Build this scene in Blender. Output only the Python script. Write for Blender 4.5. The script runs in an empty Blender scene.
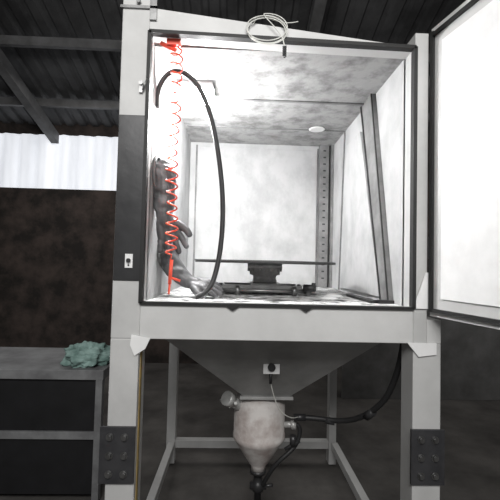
import bpy, bmesh, random
from math import *
from mathutils import Vector, Matrix, noise
random.seed(7)
S=bpy.context.scene
try:
    S.view_settings.view_transform='Standard'
except Exception: pass

# ------------------------------------------------------------ materials
def mat(name,c1,c2=None,rough=.6,metal=0.,scale=6.,bump=0.,detail=8.,lo=.35,hi=.65,stretch=(1,1,1),emit=0.,bscale=None,spec=.5):
    m=bpy.data.materials.new(name); m.use_nodes=True
    nt=m.node_tree; N=nt.nodes; L=nt.links; b=N['Principled BSDF']
    b.inputs['Roughness'].default_value=rough; b.inputs['Metallic'].default_value=metal
    b.inputs['Specular IOR Level'].default_value=spec
    if c2 is None: c2=tuple(x*.85 for x in c1)
    tc=N.new('ShaderNodeTexCoord'); mp=N.new('ShaderNodeMapping'); mp.inputs['Scale'].default_value=stretch
    L.new(tc.outputs['Object'],mp.inputs['Vector'])
    n=N.new('ShaderNodeTexNoise'); n.inputs['Scale'].default_value=scale; n.inputs['Detail'].default_value=detail
    n.inputs['Roughness'].default_value=.62
    L.new(mp.outputs[0],n.inputs['Vector'])
    r=N.new('ShaderNodeValToRGB'); r.color_ramp.elements[0].position=lo; r.color_ramp.elements[1].position=hi
    r.color_ramp.elements[0].color=(*c2,1); r.color_ramp.elements[1].color=(*c1,1)
    L.new(n.outputs['Fac'],r.inputs[0]); L.new(r.outputs[0],b.inputs['Base Color'])
    if emit:
        L.new(r.outputs[0],b.inputs['Emission Color']); b.inputs['Emission Strength'].default_value=emit
    if bump:
        n2=N.new('ShaderNodeTexNoise'); n2.inputs['Scale'].default_value=bscale or scale*3; n2.inputs['Detail'].default_value=6
        L.new(mp.outputs[0],n2.inputs['Vector'])
        bp=N.new('ShaderNodeBump'); bp.inputs['Strength'].default_value=bump; bp.inputs['Distance'].default_value=.02
        L.new(n2.outputs['Fac'],bp.inputs['Height']); L.new(bp.outputs[0],b.inputs['Normal'])
    return m
M={}
M['paint']=mat('grey_paint',(.64,.64,.635),(.54,.54,.535),.45,0,3,.05)
M['post']=mat('post_paint',(.58,.58,.575),(.46,.46,.455),.45,0,3,.05)
M['inner']=mat('dusty_inner_paint',(.46,.462,.465),(.35,.353,.355),.8,0,5,.12,11,.36,.58,(1,1,.7))
M['ceil']=mat('stained_inner_ceiling',(.38,.38,.378),(.19,.19,.188),.75,0,9,.2,12,.36,.56)
M['ifloor']=mat('grit_covered_floor',(.75,.75,.75),(.10,.10,.10),.9,0,14,.8,8,.42,.56)
M['rib']=mat('rib_steel',(.24,.24,.24),(.14,.14,.14),.6,.2,9,.1)
M['dark']=mat('dark_steel',(.05,.05,.052),(.03,.03,.032),.35,.3,5,.05)
M['plate']=mat('splice_plate_steel',(.085,.085,.09),(.055,.055,.06),.45,.5,12,.05)
M['bolt']=mat('bolt_steel',(.3,.3,.3),(.2,.2,.2),.35,.9,20)
M['seal']=mat('black_rubber_seal',(.012,.012,.012),None,.6)
M['hop']=mat('hopper_steel',(.46,.46,.455),(.30,.30,.295),.5,.1,4,.1)
M['pot']=mat('dusty_pot_paint',(.64,.61,.59),(.38,.32,.30),.7,0,7,.15,8,.36,.58)
M['rub']=mat('hose_rubber',(.02,.02,.021),None,.5,0,20,.05)
M['glove']=mat('glove_rubber',(.15,.15,.155),(.07,.07,.072),.5,0,10,.1,6,.38,.6,bscale=30)
M['red']=mat('red_polyurethane',(.95,.13,.07),(.85,.09,.05),.35)
M['wire']=mat('clear_tube_plastic',(.72,.72,.68),None,.3)
M['steel']=mat('machined_steel',(.32,.32,.32),(.18,.18,.18),.35,.8,10,.05)
M['cap']=mat('cap_aluminium',(.55,.55,.54),(.35,.35,.34),.4,.3,10,.05)
M['disc']=mat('turntable_steel',(.08,.08,.08),(.05,.05,.05),.6,.2,10,.05)
M['hub']=mat('hub_casting',(.40,.40,.395),(.22,.22,.22),.5,.1,14,.1)
M['white']=mat('white_film',(.88,.88,.88),(.78,.78,.78),.5)
M['yellow']=mat('yellow_tape',(.42,.30,.10),(.25,.18,.08),.6,0,15)
M['wall']=mat('dark_mottled_wall',(.085,.064,.056),(.024,.020,.018),.9,0,3.2,.3,12,.40,.65)
M['wallside']=mat('side_wall_block',(.12,.12,.12),(.06,.06,.06),.9,0,2,.3)
M['floor']=mat('concrete_floor',(.13,.122,.115),(.055,.051,.048),.8,0,1.8,.3,10)
M['roof']=mat('roof_sheet',(.14,.141,.145),(.05,.05,.052),.6,.1,1.5,.1,6,.35,.65)
M['purlin']=mat('purlin_steel',(.20,.20,.205),(.11,.11,.11),.6,.1,4)
M['curt']=mat('daylit_sheet',(.80,.82,.86),(.64,.66,.70),.8,0,3,.1,4,.3,.7,(1.5,1,.25),emit=.85)
M['bench']=mat('bench_paint',(.24,.245,.25),(.14,.14,.145),.6,0,6,.05)
M['bdark']=mat('bench_black_panel',(.012,.012,.014),(.006,.006,.007),.6,0,5)
M['cloth']=mat('green_cloth',(.30,.43,.40),(.11,.19,.17),.9,0,9,.4)
M['board']=mat('grey_board',(.24,.238,.235),(.14,.138,.135),.8,0,3,.1)

# ------------------------------------------------------------ helpers
def link(o,parent=None):
    S.collection.objects.link(o)
    if parent: o.parent=parent
    return o
def empty(name,loc=(0,0,0)):
    e=bpy.data.objects.new(name,None); e.empty_display_size=.1; S.collection.objects.link(e); return e
def obj(name,bm,m,parent=None,smooth=False):
    me=bpy.data.meshes.new(name); bm.normal_update(); bm.to_mesh(me); bm.free()
    if smooth:
        for p in me.polygons: p.use_smooth=True
    o=bpy.data.objects.new(name,me)
    for mm in (m if isinstance(m,(list,tuple)) else [m]): me.materials.append(mm)
    return link(o,parent)
def addbox(bm,a,b,mi=0):
    x0,y0,z0=a; x1,y1,z1=b
    vs=[bm.verts.new(p) for p in [(x0,y0,z0),(x1,y0,z0),(x1,y1,z0),(x0,y1,z0),(x0,y0,z1),(x1,y0,z1),(x1,y1,z1),(x0,y1,z1)]]
    for f in [(3,2,1,0),(4,5,6,7),(0,1,5,4),(1,2,6,5),(2,3,7,6),(3,0,4,7)]:
        fa=bm.faces.new([vs[i] for i in f]); fa.material_index=mi
    return vs
def boxes(name,lst,m,parent=None,bevel=.003):
    bm=bmesh.new()
    for it in lst: addbox(bm,*it)
    o=obj(name,bm,m,parent)
    if bevel:
        md=o.modifiers.new('b','BEVEL'); md.width=bevel; md.segments=2; md.limit_method='ANGLE'
    return o
def addcyl(bm,p0,p1,r0,r1=None,seg=24,mi=0,caps=True):
    if r1 is None: r1=r0
    p0=Vector(p0);p1=Vector(p1); d=(p1-p0).normalized()
    u=d.orthogonal().normalized(); v=d.cross(u)
    A=[];B=[]
    for i in range(seg):
        a=2*pi*i/seg; w=cos(a)*u+sin(a)*v
        A.append(bm.verts.new(p0+w*r0)); B.append(bm.verts.new(p1+w*r1))
    for i in range(seg):
        j=(i+1)%seg; f=bm.faces.new([A[i],A[j],B[j],B[i]]); f.material_index=mi; f.smooth=True
    if caps:
        f=bm.faces.new(A[::-1]); f.material_index=mi; f=bm.faces.new(B); f.material_index=mi
def lathe(bm,cx,cy,prof,seg=40,mi=0):
    rings=[]
    for r,z in prof:
        rings.append([bm.verts.new((cx+r*cos(2*pi*i/seg),cy+r*sin(2*pi*i/seg),z)) for i in range(seg)])
    for a,b in zip(rings,rings[1:]):
        for i in range(seg):
            j=(i+1)%seg; f=bm.faces.new([a[i],a[j],b[j],b[i]]); f.smooth=True; f.material_index=mi
    bm.faces.new(rings[0][::-1]); bm.faces.new(rings[-1])
def tube(name,pts,r,m,parent=None,kind='NURBS',res=12,cyclic=False):
    cu=bpy.data.curves.new(name,'CURVE'); cu.dimensions='3D'; cu.bevel_depth=r; cu.bevel_resolution=5; cu.resolution_u=res; cu.use_fill_caps=True
    sp=cu.splines.new(kind); sp.points.add(len(pts)-1)
    for i,p in enumerate(pts): sp.points[i].co=(*p,1)
    if kind=='NURBS': sp.order_u=4; sp.use_endpoint_u=True
    sp.use_cyclic_u=cyclic
    tmp=bpy.data.objects.new(name+'_c',cu); S.collection.objects.link(tmp)
    dg=bpy.context.evaluated_depsgraph_get(); me=bpy.data.meshes.new_from_object(tmp.evaluated_get(dg))
    bpy.data.objects.remove(tmp); me.name=name; me.materials.clear(); me.materials.append(m)
    for p in me.polygons: p.use_smooth=True
    return link(bpy.data.objects.new(name,me),parent)

# ------------------------------------------------------------ room
boxes('floor',[((-4,-4,-.1),(5.5,4.6,0))],M['floor'],bevel=0)
boxes('wall_back',[((-4,4.5,0),(5.5,4.6,2.77)),((-4,4.5,3.66),(5.5,4.6,4.2)),((-.6,4.5,2.77),(5.5,4.6,3.66))],M['wall'],bevel=0)
boxes('wall_left',[((-4.1,-4,0),(-4,4.6,7.2))],M['wallside'],bevel=0)
boxes('wall_right',[((5.5,-4,0),(5.6,4.6,7.2))],M['wallside'],bevel=0)
bm=bmesh.new(); n=160; prev=None
for i in range(n+1):
    x=-4+3.4*i/n; y=4.52+.018*sin(x*21)+.010*sin(x*47+1)
    a=bm.verts.new((x,y,2.77)); b=bm.verts.new((x,y,3.66))
    if prev: bm.faces.new([prev[0],a,b,prev[1]]).smooth=True
    prev=(a,b)
obj('window_1',bm,M['curt'])
bm=bmesh.new(); prev=None; n=380
def roofz(y): return 3.78+(4.6-y)*.33
for i in range(n+1):
    x=-4.1+9.7*i/n; k=i%8; h=(.035 if k in(0,1,7) else 0)
    a=bm.verts.new((x,4.6,roofz(4.6)+h)); b=bm.verts.new((x,-4,roofz(-4)+h))
    if prev: bm.faces.new([prev[0],prev[1],b,a])
    prev=(a,b)
obj('ceiling',bm,M['roof'])
rb=empty('roof_beam')
bm=bmesh.new()
for y in (3.9,2.9,1.9,.9,-.1):
    z=roofz(y)-.08; addbox(bm,(-4,y-.03,z-.06),(5.5,y+.03,z+.05))
obj('purlins',bm,M['purlin'],rb)
bm=bmesh.new()
for x in (-2.6,1.2,4.2):
    vs=addbox(bm,(x-.06,-4,0),(x+.06,4.5,0))
    for v,(yy,o_) in zip(vs,[(-4,-.30),(-4,-.30),(4.5,-.30),(4.5,-.30),(-4,-.14),(-4,-.14),(4.5,-.14),(4.5,-.14)]): v.co.z=roofz(yy)+o_
obj('rafters',bm,M['purlin'],rb)

# ------------------------------------------------------------ sandblasting cabinet
cab=empty('sandblasting_cabinet')
DP=1.49
boxes('front_post_left',[((-.122,0,1.295),(0,.12,2.95))],M['post'],cab,.004)
boxes('front_post_right',[((1.2,0,1.295),(1.262,.12,2.70))],M['post'],cab,.004)
bm=bmesh.new(); vs=addbox(bm,(0,.002,2.642),(1.2,.10,2.76))
for v in vs:
    if v.co.x>1 and v.co.z>2.7: v.co.z=2.695
    if v.co.x<.5 and v.co.z<2.7: v.co.z=2.652
    if v.co.x>.5 and v.co.z<2.7: v.co.z=2.632
obj('front_beam_top',bm,M['paint'],cab)
boxes('front_beam_bottom',[((0,.002,1.295),(1.2,.12,1.45)),((1.262,.0,1.295),(1.325,.12,1.40))],M['paint'],cab,.003)
boxes('leg_front_left',[((-.122,0,.01),(.0,.12,1.295))],M['post'],cab,.004)
boxes('leg_front_right',[((1.2,0,.01),(1.325,.12,1.295))],M['post'],cab,.004)
boxes('leg_rear_left',[((-.12,1.45,.01),(-.05,1.53,1.30))],M['post'],cab,.004)
boxes('leg_rear_right',[((1.2,1.45,.01),(1.26,1.53,1.30))],M['post'],cab,.004)
boxes('lower_rails',[((-.05,1.46,.13),(1.2,1.52,.19)),((-.10,.12,.13),(-.05,1.45,.19)),((1.22,.12,.13),(1.27,1.45,.19))],M['post'],cab,.003)
boxes('upper_rails',[((-.05,1.46,1.22),(1.2,1.52,1.28)),((-.12,.12,1.30),(-.02,1.5,1.42)),((1.22,.12,1.30),(1.32,1.5,1.42))],M['post'],cab,.003)
boxes('chamber_wall_left',[((-.02,.10,1.42),(0,DP+.02,2.68))],M['inner'],cab,0)
boxes('chamber_wall_right',[((1.2,.10,1.42),(1.22,DP+.02,2.68))],M['inner'],cab,0)
boxes('chamber_wall_back',[((0,DP,1.42),(1.2,DP+.02,2.66))],M['inner'],cab,0)
boxes('chamber_roof',[((0,.10,2.642),(1.2,DP,2.67))],M['ceil'],cab,0)
boxes('chamber_floor',[((0,.12,1.42),(1.2,DP,1.448))],M['ifloor'],cab,0)
boxes('back_panel_sheet',[((.06,DP-.012,1.66),(1.07,DP,2.60)),((.06,DP-.010,1.46),(1.07,DP,1.645))],M['inner'],cab,.004)
boxes('back_panel_gap',[((.06,DP-.003,1.645),(1.07,DP-.001,1.66)),((.045,DP-.004,1.45),(.06,DP-.001,2.62)),((1.07,DP-.004,1.45),(1.085,DP-.001,2.62))],M['rib'],cab,0)
boxes('roof_seams',[((.02,.62,2.634),(1.19,.64,2.642)),((.02,1.1,2.636),(1.19,1.112,2.642))],M['rib'],cab,.001)
bm=bmesh.new()
lathe(bm,.98,1.08,[(.055,2.64),(.06,2.636),(.05,2.634)],24)
obj('roof_patch',bm,M['white'],cab)
bm=bmesh.new(); addbox(bm,(1.085,DP-.05,1.45),(1.16,DP-.012,2.642)); addbox(bm,(1.178,DP-.06,1.45),(1.2,DP-.012,2.642))
for k in range(20):
    z=1.52+k*.056; addbox(bm,(1.112,DP-.052,z),(1.134,DP-.049,z+.012),1)
addbox(bm,(1.162,DP-.03,1.45),(1.176,DP-.012,2.642),1)
obj('corner_angle',bm,[M['rib'],M['dark']],cab)
bm=bmesh.new()
def slab(bm,x0,x1,yt0,yt1,yb0,yb1,zt,zb,mi=0):
    vs=addbox(bm,(x0,0,0),(x1,1,1),mi)
    co=[(x0,yb0,zb),(x1,yb0,zb),(x1,yb1,zb),(x0,yb1,zb),(x0,yt0,zt),(x1,yt0,zt),(x1,yt1,zt),(x0,yt1,zt)]
    for v,c in zip(vs,co): v.co=c
slab(bm,1.175,1.2,.49,.68,.21,.32,2.642,1.45)
slab(bm,1.170,1.176,.666,.682,.308,.322,2.642,1.45,1)
slab(bm,1.170,1.176,.488,.498,.208,.218,2.642,1.45,1)
obj('slanted_rib',bm,[M['rib'],M['seal']],cab)
slabm=bmesh.new(); slab(slabm,1.19,1.2,1.10,1.112,1.2,1.212,2.642,1.45); obj('wall_seam',slabm,M['rib'],cab)
slabm=bmesh.new(); slab(slabm,1.185,1.199,.72,1.05,.36,1.15,2.50,1.47); obj('wall_liner_right',slabm,M['inner'],cab)
boxes('rubber_strip',[((1.08,.20,1.448),(1.12,.62,1.462)),((1.10,.2,1.448),(1.2,.235,1.465))],M['seal'],cab,.002)
bm=bmesh.new()
t=.016
addbox(bm,(-.006,-.012,1.45),(-.006+t,.02,2.65)); addbox(bm,(1.2-t+.006,-.012,1.45),(1.206,.02,2.63))
vs=addbox(bm,(0,-.012,2.64-.004),(1.2,.02,2.652))
for v in vs: v.co.z+=(.004 if v.co.x<.5 else -.016)
addbox(bm,(0,-.012,1.444),(1.2,.02,1.456))
for cx in (.40,.72):
    v0=[bm.verts.new(p) for p in [(cx-.03,-.013,1.446),(cx+.03,-.013,1.446),(cx,-.013,1.425),(cx-.03,.01,1.446),(cx+.03,.01,1.446),(cx,.01,1.425)]]
    bm.faces.new([v0[2],v0[1],v0[0]]); bm.faces.new([v0[0],v0[3],v0[5],v0[2]]); bm.faces.new([v0[1],v0[2],v0[5],v0[4]])
obj('opening_seal',bm,M['seal'],cab)
boxes('post_cover_plate',[((-.119,-.006,1.545),(-.004,0,2.27))],M['dark'],cab,.002)
bm=bmesh.new(); addbox(bm,(-.068,-.014,1.60),(-.036,-.006,1.66)); addcyl(bm,(-.052,-.014,1.632),(-.052,-.024,1.632),.009,mi=1); addcyl(bm,(-.052,-.014,1.612),(-.052,-.017,1.612),.004,mi=1)
obj('latch_lock',bm,[M['white'],M['dark']],cab)
bm=bmesh.new(); addbox(bm,(-.035,-.012,2.37),(-.02,0,2.42)); addcyl(bm,(-.027,-.02,2.41),(-.027,-.006,2.41),.009); addcyl(bm,(-.018,-.014,2.38),(.0,-.014,2.43),.004)
obj('latch_hook',bm,M['steel'],cab)
bm=bmesh.new(); addbox(bm,(-.13,-.01,2.75),(.03,0,2.762)); addbox(bm,(.0,-.01,2.70),(.03,.0,2.80)); addcyl(bm,(-.05,-.01,2.78),(-.05,-.018,2.78),.01)
obj('corner_bracket',bm,M['bolt'],cab)
bm=bmesh.new()
def tri(bm,p,th=.006):
    a=[bm.verts.new((x,-.004,z)) for x,z in p]; b=[bm.verts.new((x,-.004-th,z)) for x,z in p]
    n=len(p); bm.faces.new(a); bm.faces.new(b[::-1])
    for i in range(n): bm.faces.new([a[i],b[i],b[(i+1)%n],a[(i+1)%n]])
tri(bm,[(-.03,1.315),(.05,1.30),(.03,1.255),(-.015,1.225),(-.035,1.27)])
tri(bm,[(1.17,1.30),(1.30,1.30),(1.30,1.25),(1.22,1.24)])
tri(bm,[(1.195,1.45),(1.25,1.61),(1.27,1.61),(1.27,1.45)])
bmesh.ops.recalc_face_normals(bm,faces=bm.faces)
obj('protective_film',bm,M['white'],cab)
for nm,x0 in (('splice_plate_left',-.147),('splice_plate_right',1.19)):
    bm=bmesh.new(); addbox(bm,(x0,-.012,.69),(x0+.147,0,.925))
    for i in range(2):
        for j in range(3):
            x=x0+.042+i*.062; z=.73+j*.077
            addcyl(bm,(x,-.012,z),(x,-.016,z),.016,mi=1); addcyl(bm,(x,-.016,z),(x,-.026,z),.011,seg=6,mi=1)
    obj(nm,bm,[M['plate'],M['bolt']],cab)
boxes('measuring_tape_strip',[((.0,.03,.3),(.004,.055,1.25))],M['yellow'],cab,0)
bm=bmesh.new()
T=[(.03,.13,1.42),(1.17,.13,1.42),(1.17,1.44,1.42),(.03,1.44,1.42)]
K=[(.03,.13,1.31),(1.17,.13,1.31),(1.17,1.44,1.31),(.03,1.44,1.31)]
B=[(.47,.57,.86),(.74,.57,.86),(.74,.83,.86),(.47,.83,.86)]
R=[[bm.verts.new(p) for p in q] for q in (T,K,B)]
for a,b in zip(R,R[1:]):
    for i in range(4):
        j=(i+1)%4; bm.faces.new([a[i],b[i],b[j],a[j]])
bm.faces.new(R[-1])
bmesh.ops.recalc_face_normals(bm,faces=bm.faces)
obj('hopper',bm,M['hop'],cab)
boxes('hopper_flange',[((.45,.55,.845),(.76,.85,.862))],M['hop'],cab,.002)
# door swung open toward the viewer on the right-hand hinge
a=radians(12); dv=Vector((sin(a),-cos(a),0)); nv=Vector((-cos(a),-sin(a),0))
def doorbox(bm,s0,s1,d0,d1,z0,z1,mi=0):
    h=Vector((1.268,-.012,0)); vs=addbox(bm,(0,0,0),(1,1,1),mi)
    co=[(s0,d0,z0),(s1,d0,z0),(s1,d1,z0),(s0,d1,z0),(s0,d0,z1),(s1,d0,z1),(s1,d1,z1),(s0,d1,z1)]
    for v,(s,d,z) in zip(vs,co): v.co=h+dv*s+nv*d+Vector((0,0,z))
bm=bmesh.new()
doorbox(bm,0,1.32,-.05,0,1.42,2.71)
doorbox(bm,.004,.022,0,.012,1.44,2.69,1); doorbox(bm,1.25,1.27,0,.015,1.44,2.68,1)
doorbox(bm,.022,1.25,0,.015,1.44,1.455,1); doorbox(bm,.022,1.25,0,.015,2.665,2.68,1)
doorbox(bm,.07,1.21,0,.006,1.50,2.62,2)
doorbox(bm,1.285,1.30,0,.03,1.9,2.1,1)
bmesh.ops.recalc_face_normals(bm,faces=bm.faces)
obj('door_leaf',bm,[M['paint'],M['seal'],M['white']],cab)
bm=bmesh.new()
for z in (1.72,2.45): addcyl(bm,(1.272,-.004,z-.05),(1.272,-.004,z+.05),.008)
obj('door_hinges',bm,M['steel'],cab)
bm=bmesh.new()
for (y,z,rr) in ((.225,2.06,.09),(.40,1.70,.09)):
    ring=[(y+rr*cos(2*pi*i/32),z+rr*sin(2*pi*i/32)) for i in range(32)]
    for i in range(32):
        p,q=ring[i],ring[(i+1)%32]; addcyl(bm,(.008,*p),(.008,*q),.008,seg=8,caps=False)
obj('glove_port_rings',bm,M['rib'],cab)

# ------------------------------------------------------------ rubber gloves
def glove(name,sleeve,hand,R0,K=1.0,thumb=-1):
    bm=bmesh.new(); lay=bm.verts.layers.skin.verify()
    def chain(pts):
        pv=None; first=True
        for p,r in pts:
            v=bm.verts.new(p); v[lay].radius=(r,r); v[lay].use_root=first; first=False
            if pv: bm.edges.new((pv,v))
            pv=v
    wrist,d,s,n=[Vector(x) for x in hand]; d.normalize(); s=(s-d*s.dot(d)).normalized(); c_=d.cross(s); n=c_*(1 if n.dot(c_)>0 else -1)
    chain(sleeve+[(wrist,R0),(wrist+d*.035*K,R0*.85),(wrist+d*.06*K,R0*.6)])
    for k in (-1.3,-.45,.45,1.3):
        chain([(wrist-d*.01*K+s*.008*k*K,.023*K),(wrist+d*.045*K+s*.022*k*K,.022*K),(wrist+d*.088*K+s*.027*k*K,.0185*K),(wrist+d*.098*K+s*.028*k*K,.013*K)])
    L=[.070,.082,.077,.060]
    for i,k in enumerate((-1.4,-.47,.47,1.4)):
        if thumb>0: k=-k
        b=wrist+(d*.080+s*.029*k)*K; dd=(d+s*(.15*k)).normalized(); l=L[i]*K
        p=[(b,.0150*K)]; cur=b; ang=0
        for seg,tn in ((.45,.15+.06*i),(.32,.34),(.23,.36)):
            ang+=tn*.7; cur=cur+(dd*cos(ang)+n*sin(ang))*l*seg*1.2; p.append((cur,(.0150-.001*len(p))*K))
        chain(p)
    t=s*(-thumb)
    b=wrist+(d*.020-t*.018)*K
    chain([(b,.022*K),(b+(d*.6-t*.75+n*.15)*.042*K,.0195*K),(b+(d*1.1-t*1.05+n*.3)*.055*K,.0165*K),(b+(d*1.6-t*1.1+n*.4)*.060*K,.0135*K)])
    o=obj(name,bm,M['glove'])
    sk=o.modifiers.new('skin','SKIN'); sk.use_smooth_shade=True
    ss=o.modifiers.new('sub','SUBSURF'); ss.levels=2; ss.render_levels=2
    rm=o.modifiers.new('rm','REMESH'); rm.mode='VOXEL'; rm.voxel_size=.0035
    sm=o.modifiers.new('sm','SMOOTH'); sm.factor=.5; sm.iterations=4
    dg=bpy.context.evaluated_depsgraph_get(); me=bpy.data.meshes.new_from_object(o.evaluated_get(dg))
    o.modifiers.clear(); o.data=me
    nn=[v.normal.copy() for v in me.vertices]
    for v,nv_ in zip(me.vertices,nn):
        dd=(v.co-wrist).dot(d)
        if dd<.0:
            q=v.co*16; v.co+=nv_*(min(1,-dd*25)*(.002*sin(v.co.z*120+v.co.x*50+4*noise.noise(q*.8))+.005*noise.noise(q*1.2)))
        if v.co.x<.003: v.co.x=.003
        if v.co.z<1.4495: v.co.z=1.4495
    me.materials.clear(); me.materials.append(M['glove'])
    for p in me.polygons: p.use_smooth=True
    return o
glove('rubber_glove',[((.005,.225,2.08),.082),((.03,.22,2.075),.080),((.044,.21,2.03),.067),((.042,.205,1.98),.061),((.050,.20,1.93),.057),((.050,.195,1.89),.050)],
      ((.054,.19,1.845),(.34,-.04,-1),(1,.05,.3),(.1,-1,0)),.041,1.15,1)
glove('rubber_glove',[((.005,.40,1.70),.08),((.03,.39,1.695),.078),((.05,.38,1.65),.062),((.065,.375,1.61),.057),((.095,.37,1.575),.053),((.13,.36,1.55),.047)],
      ((.165,.35,1.525),(1,-.20,-.14),(.2,1,.45),(0,0,-1)),.040,1.10,-1)

# ------------------------------------------------------------ hoses inside
tube('blasting_hose',[(0.005,.17,2.38),(.0,.17,2.44),(.02,.18,2.53),(.09,.19,2.595),(.20,.2,2.53),(.27,.21,2.36),(.315,.22,2.14),(.340,.23,1.92),(.335,.22,1.72),(.31,.20,1.56),(.28,.17,1.485),(.22,.15,1.464)],.0125,M['rub'])
ch=empty('coiled_air_hose')
pts=[]; z=2.60; a_=0
while z>1.66:
    f=(2.60-z)/.94
    pitch=.040+.012*sin(pi*min(1,f))
    R_=.024+.003*sin(f*23)
    pts.append((.112+.005*sin(f*9)+R_*cos(a_),.05+R_*sin(a_),z)); a_+=pi/8; z-=pitch/16
pts=[(.105,.05,2.635),(.11,.05,2.62)]+pts+[(.115,.05,1.64),(.12,.05,1.62)]
tube('coil',pts,.0036,M['red'],ch,'POLY')
bm=bmesh.new(); addcyl(bm,(.12,.05,1.64),(.115,.05,1.53),.008); addcyl(bm,(.115,.05,1.56),(.16,.06,1.545),.006); addcyl(bm,(.115,.05,1.53),(.112,.05,1.485),.005)
obj('blow_gun',bm,M['red'],ch,True)
bm=bmesh.new(); addbox(bm,(.07,.03,2.615),(.13,.078,2.642)); addcyl(bm,(.04,.05,2.63),(.11,.055,2.60),.010)
obj('swivel_mount',bm,M['red'],ch)

# ------------------------------------------------------------ turntable
tt=empty('blasting_turntable')
bm=bmesh.new(); lathe(bm,.588,.70,[(.43,1.634),(.432,1.636),(.432,1.648),(.43,1.650)],72)
obj('disc',bm,M['disc'],tt)
bm=bmesh.new(); lathe(bm,.588,.70,[(.075,1.515),(.075,1.53),(.072,1.535),(.072,1.56),(.094,1.565),(.094,1.60),(.108,1.605),(.108,1.635)],40)
for i in range(10):
    a_=2*pi*i/10; addcyl(bm,(.588+.1*cos(a_),.7+.1*sin(a_),1.585),(.588+.1*cos(a_),.7+.1*sin(a_),1.606),.008,seg=6)
obj('hub',bm,M['hub'],tt)
bm=bmesh.new()
addbox(bm,(.33,.56,1.478),(.80,.60,1.505)); addbox(bm,(.33,.80,1.478),(.80,.84,1.505)); addbox(bm,(.50,.58,1.495),(.68,.82,1.515))
addcyl(bm,(.29,.54,1.475),(.85,.54,1.475),.011); addcyl(bm,(.29,.86,1.475),(.85,.86,1.475),.011)
for x in (.31,.42,.75,.83):
    for y in (.54,.86): addcyl(bm,(x-.012,y,1.475),(x+.012,y,1.475),.027)
for x in (.34,.79): addbox(bm,(x-.015,.54,1.47),(x+.015,.86,1.49))
obj('wheeled_base',bm,M['steel'],tt)
bm=bmesh.new()
addcyl(bm,(.80,.50,1.50),(.86,.47,1.50),.020); addcyl(bm,(.85,.47,1.50),(.85,.47,1.53),.012)
obj('motor_clamp',bm,M['rub'],tt)
bm=bmesh.new()
for k in range(26):
    x=random.uniform(.05,1.12); y=random.uniform(.22,1.3); r=random.uniform(.015,.045)
    if .2<x<.9 and .2<y<.9: continue
    if x<.4 and y<.55: continue
    bmesh.ops.create_icosphere(bm,subdivisions=2,radius=1,matrix=Matrix.Translation((x,y,1.449))@Matrix.Diagonal((r*1.6,r,r*.35,1)))
for v in bm.verts: v.co+=Vector((random.uniform(-.004,.004),random.uniform(-.004,.004),random.uniform(0,.004)))
obj('blasting_grit',bm,M['white'],None,True)

# ------------------------------------------------------------ flood light on the chamber roof
lamp=empty('flood_light')
bm=bmesh.new(); addbox(bm,(.05,.42,2.615),(.25,.58,2.642)); addbox(bm,(.042,.412,2.602),(.258,.588,2.616))
obj('housing',bm,M['white'],lamp)
em=bpy.data.materials.new('lamp_glass'); em.use_nodes=True
b=em.node_tree.nodes['Principled BSDF']; b.inputs['Emission Color'].default_value=(1,.99,.97,1); b.inputs['Emission Strength'].default_value=70
bm=bmesh.new(); addbox(bm,(.045,.415,2.575),(.255,.585,2.602)); obj('glass',bm,em,lamp)
def area(name,loc,rot,size,power,col=(1,1,1),sy=None,parent=None):
    l=bpy.data.lights.new(name,'AREA'); l.energy=power; l.color=col; l.size=size
    if sy: l.shape='RECTANGLE'; l.size_y=sy
    o=bpy.data.objects.new(name,l); o.location=loc; o.rotation_euler=rot; link(o,parent); return o
l=bpy.data.lights.new('bulb','POINT'); l.energy=50; l.shadow_soft_size=.05; o=bpy.data.objects.new('bulb',l); o.location=(.11,.52,2.40); link(o,lamp)

# ------------------------------------------------------------ wire ring on the top beam
pts=[]
for i in range(0,120):
    a_=2*pi*i/36; pts.append((.52+.088*cos(a_)+.004*sin(a_*.7),-.012-.00012*i,2.672+.060*sin(a_)+.008*cos(a_*.33)))
pts+= [(.60,-.025,2.64),(.60,-.02,2.60)]
wr=empty('wire_coil'); tube('loops',pts,.0022,M['wire'],wr,'NURBS',4)
tube('upper_strand',[(.46,-.01,2.70),(.47,-.012,2.73),(.53,-.014,2.735),(.60,-.012,2.70),(.66,-.01,2.72)],.002,M['wire'],wr)
pts=[(.60+.008*cos(i*.9),-.02+.008*sin(i*.9),2.60-i*.0011) for i in range(45)]
tube('spring_end',pts,.0022,M['dark'],wr,'POLY')

# ------------------------------------------------------------ collection pot under hopper
pot=empty('abrasive_pot'); cx,cy=.575,.70
bm=bmesh.new(); lathe(bm,cx,cy,[(.115,.845),(.118,.83),(.13,.822),(.145,.812),(.152,.79),(.156,.78),(.156,.60),(.160,.595),(.160,.575),(.150,.56),(.06,.42),(.045,.40),(.045,.375)],48)
obj('body',bm,M['pot'],pot)
bm=bmesh.new(); lathe(bm,cx,cy,[(.05,.375),(.05,.355),(.028,.35),(.028,.30),(.036,.295),(.036,.25),(.022,.245),(.022,.15)],24)
addcyl(bm,(cx+.02,cy,.27),(cx+.09,cy-.02,.29),.010); addcyl(bm,(cx-.05,cy,.275),(cx+.05,cy,.275),.022)
obj('bottom_valve',bm,M['dark'],pot)
bm=bmesh.new(); addcyl(bm,(cx-.10,cy-.05,.76),(cx-.185,cy-.11,.83),.030); addcyl(bm,(cx-.175,cy-.10,.822),(cx-.205,cy-.123,.846),.042); addcyl(bm,(cx-.15,cy-.12,.80),(cx-.15,cy-.16,.83),.008); addcyl(bm,(cx-.20,cy-.08,.84),(cx-.24,cy-.07,.81),.008)
obj('filler_cap',bm,M['cap'],pot)
bm=bmesh.new(); addcyl(bm,(cx+.13,cy-.04,.66),(cx+.22,cy-.06,.67),.018); addcyl(bm,(cx+.19,cy-.055,.665),(cx+.215,cy-.06,.67),.028,seg=6)
obj('side_port',bm,M['cap'],pot)
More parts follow.
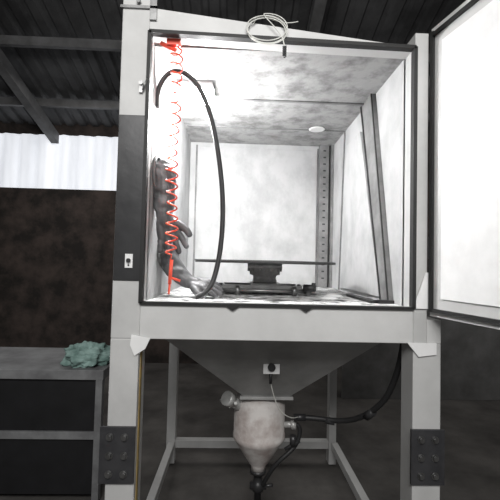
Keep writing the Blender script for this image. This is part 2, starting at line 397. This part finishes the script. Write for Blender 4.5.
tube('outlet_hose',[(cx+.22,cy-.06,.67),(cx+.25,cy-.06,.66),(cx+.24,cy-.06,.56),(cx+.16,cy-.08,.50),(cx+.09,cy-.08,.44),(cx+.05,cy-.06,.36),(cx+.03,cy-.03,.30)],.013,M['rub'],pot)
bm=bmesh.new(); addcyl(bm,(cx+.20,cy-.07,.55),(cx+.20,cy-.07,.61),.020); addcyl(bm,(cx+.15,cy-.075,.53),(cx+.24,cy-.075,.58),.010)
obj('hose_clamp',bm,M['dark'],pot)
bm=bmesh.new(); addbox(bm,(cx-.01,.325,1.06),(cx+.075,.40,1.13)); addcyl(bm,(cx+.032,.325,1.095),(cx+.032,.312,1.095),.020,mi=1); addcyl(bm,(cx+.032,.36,1.06),(cx+.032,.36,1.0),.008,mi=1)
obj('hopper_vibrator',bm,[M['white'],M['dark']],cab)
hs=empty('air_supply_hose')
tube('hose',[(cx+.22,.62,.72),(cx+.32,.60,.73),(cx+.45,.55,.72),(cx+.55,.42,.80),(cx+.62,.30,.93),(cx+.64,.25,1.03),(cx+.66,.2,1.16),(cx+.655,.16,1.29)],.015,M['rub'],hs)
bm=bmesh.new(); addcyl(bm,(cx+.20,.62,.72),(cx+.27,.61,.725),.022,seg=8); addcyl(bm,(cx+.38,.57,.725),(cx+.43,.555,.722),.020,seg=8); addcyl(bm,(cx+.56,.40,.815),(cx+.585,.36,.86),.021,seg=8)
obj('fittings',bm,M['dark'],hs)
tube('signal_wire',[(cx+.032,.36,1.01),(cx+.05,.40,.93),(cx+.09,.45,.80),(cx+.18,.52,.75),(cx+.22,.6,.73)],.003,M['wire'],hs)

# ------------------------------------------------------------ workbench on the left
wb=empty('workbench')
boxes('top',[((-2.2,.95,.82),(-.47,1.6,.885))],M['bench'],wb,.004)
boxes('frame',[((-.52,.95,.01),(-.475,1.0,.82)),((-.52,1.55,.01),(-.475,1.6,.82)),((-2.2,.95,.01),(-2.15,1.0,.82)),((-2.2,1.55,.01),(-2.15,1.6,.82)),((-2.15,.96,.42),(-.52,.99,.47))],M['bench'],wb,.003)
boxes('black_panels',[((-2.15,.98,.05),(-.52,1.0,.42)),((-2.15,.98,.47),(-.52,1.0,.82)),((-2.15,1.0,.05),(-.52,1.58,.08))],M['bdark'],wb,0)
bm=bmesh.new(); bmesh.ops.create_icosphere(bm,subdivisions=5,radius=1)
for v in bm.verts:
    p=v.co.copy(); k=1+.35*noise.noise(p*2.3)+.22*noise.noise(p*5)+.06*noise.noise(p*13)
    v.co=Vector((-.64+p.x*.16*k,1.12+p.y*.13*k,max(.886,.935+p.z*.095*k)))
obj('cloth_bundle',bm,M['cloth'],None,True)
boxes('grey_board',[((1.75,3.0,0.0),(4.2,3.05,1.25))],M['board'],None,.004)

# ------------------------------------------------------------ lights outside
area('rear_fill_light',(.3,-3.2,3.6),(radians(62),0,0),2.2,138,(1,.99,.97),1.2)
area('rear_fill_light',(-1.5,2.6,4.0),(0,0,0),1.5,22,(1,.97,.94))
area('rear_fill_light',(2.4,2.4,3.9),(0,0,0),1.5,20,(1,.98,.95))  # added fill lamp to brighten the space behind the hopper, not a workshop fixture
w=bpy.data.worlds.new('w'); S.world=w; w.use_nodes=True
w.node_tree.nodes['Background'].inputs[0].default_value=(.66,.66,.66,1); w.node_tree.nodes['Background'].inputs[1].default_value=.2

# ------------------------------------------------------------ camera
cam=bpy.data.cameras.new('camera'); cam.lens=27.0; cam.sensor_width=36; cam.clip_start=.02
co=bpy.data.objects.new('camera',cam); S.collection.objects.link(co)
yaw,pitch,roll=.0331,.0373,.0242
f=Vector((sin(yaw)*cos(pitch),cos(yaw)*cos(pitch),sin(pitch))); r0=Vector((cos(yaw),-sin(yaw),0)); u0=r0.cross(f)
r=cos(roll)*r0+sin(roll)*u0; u=-sin(roll)*r0+cos(roll)*u0
m=Matrix.Identity(4)
for i in range(3): m[i][0]=r[i]; m[i][1]=u[i]; m[i][2]=-f[i]
m.translation=Vector((.4149,-1.6443,1.629)); co.matrix_world=m
S.camera=co
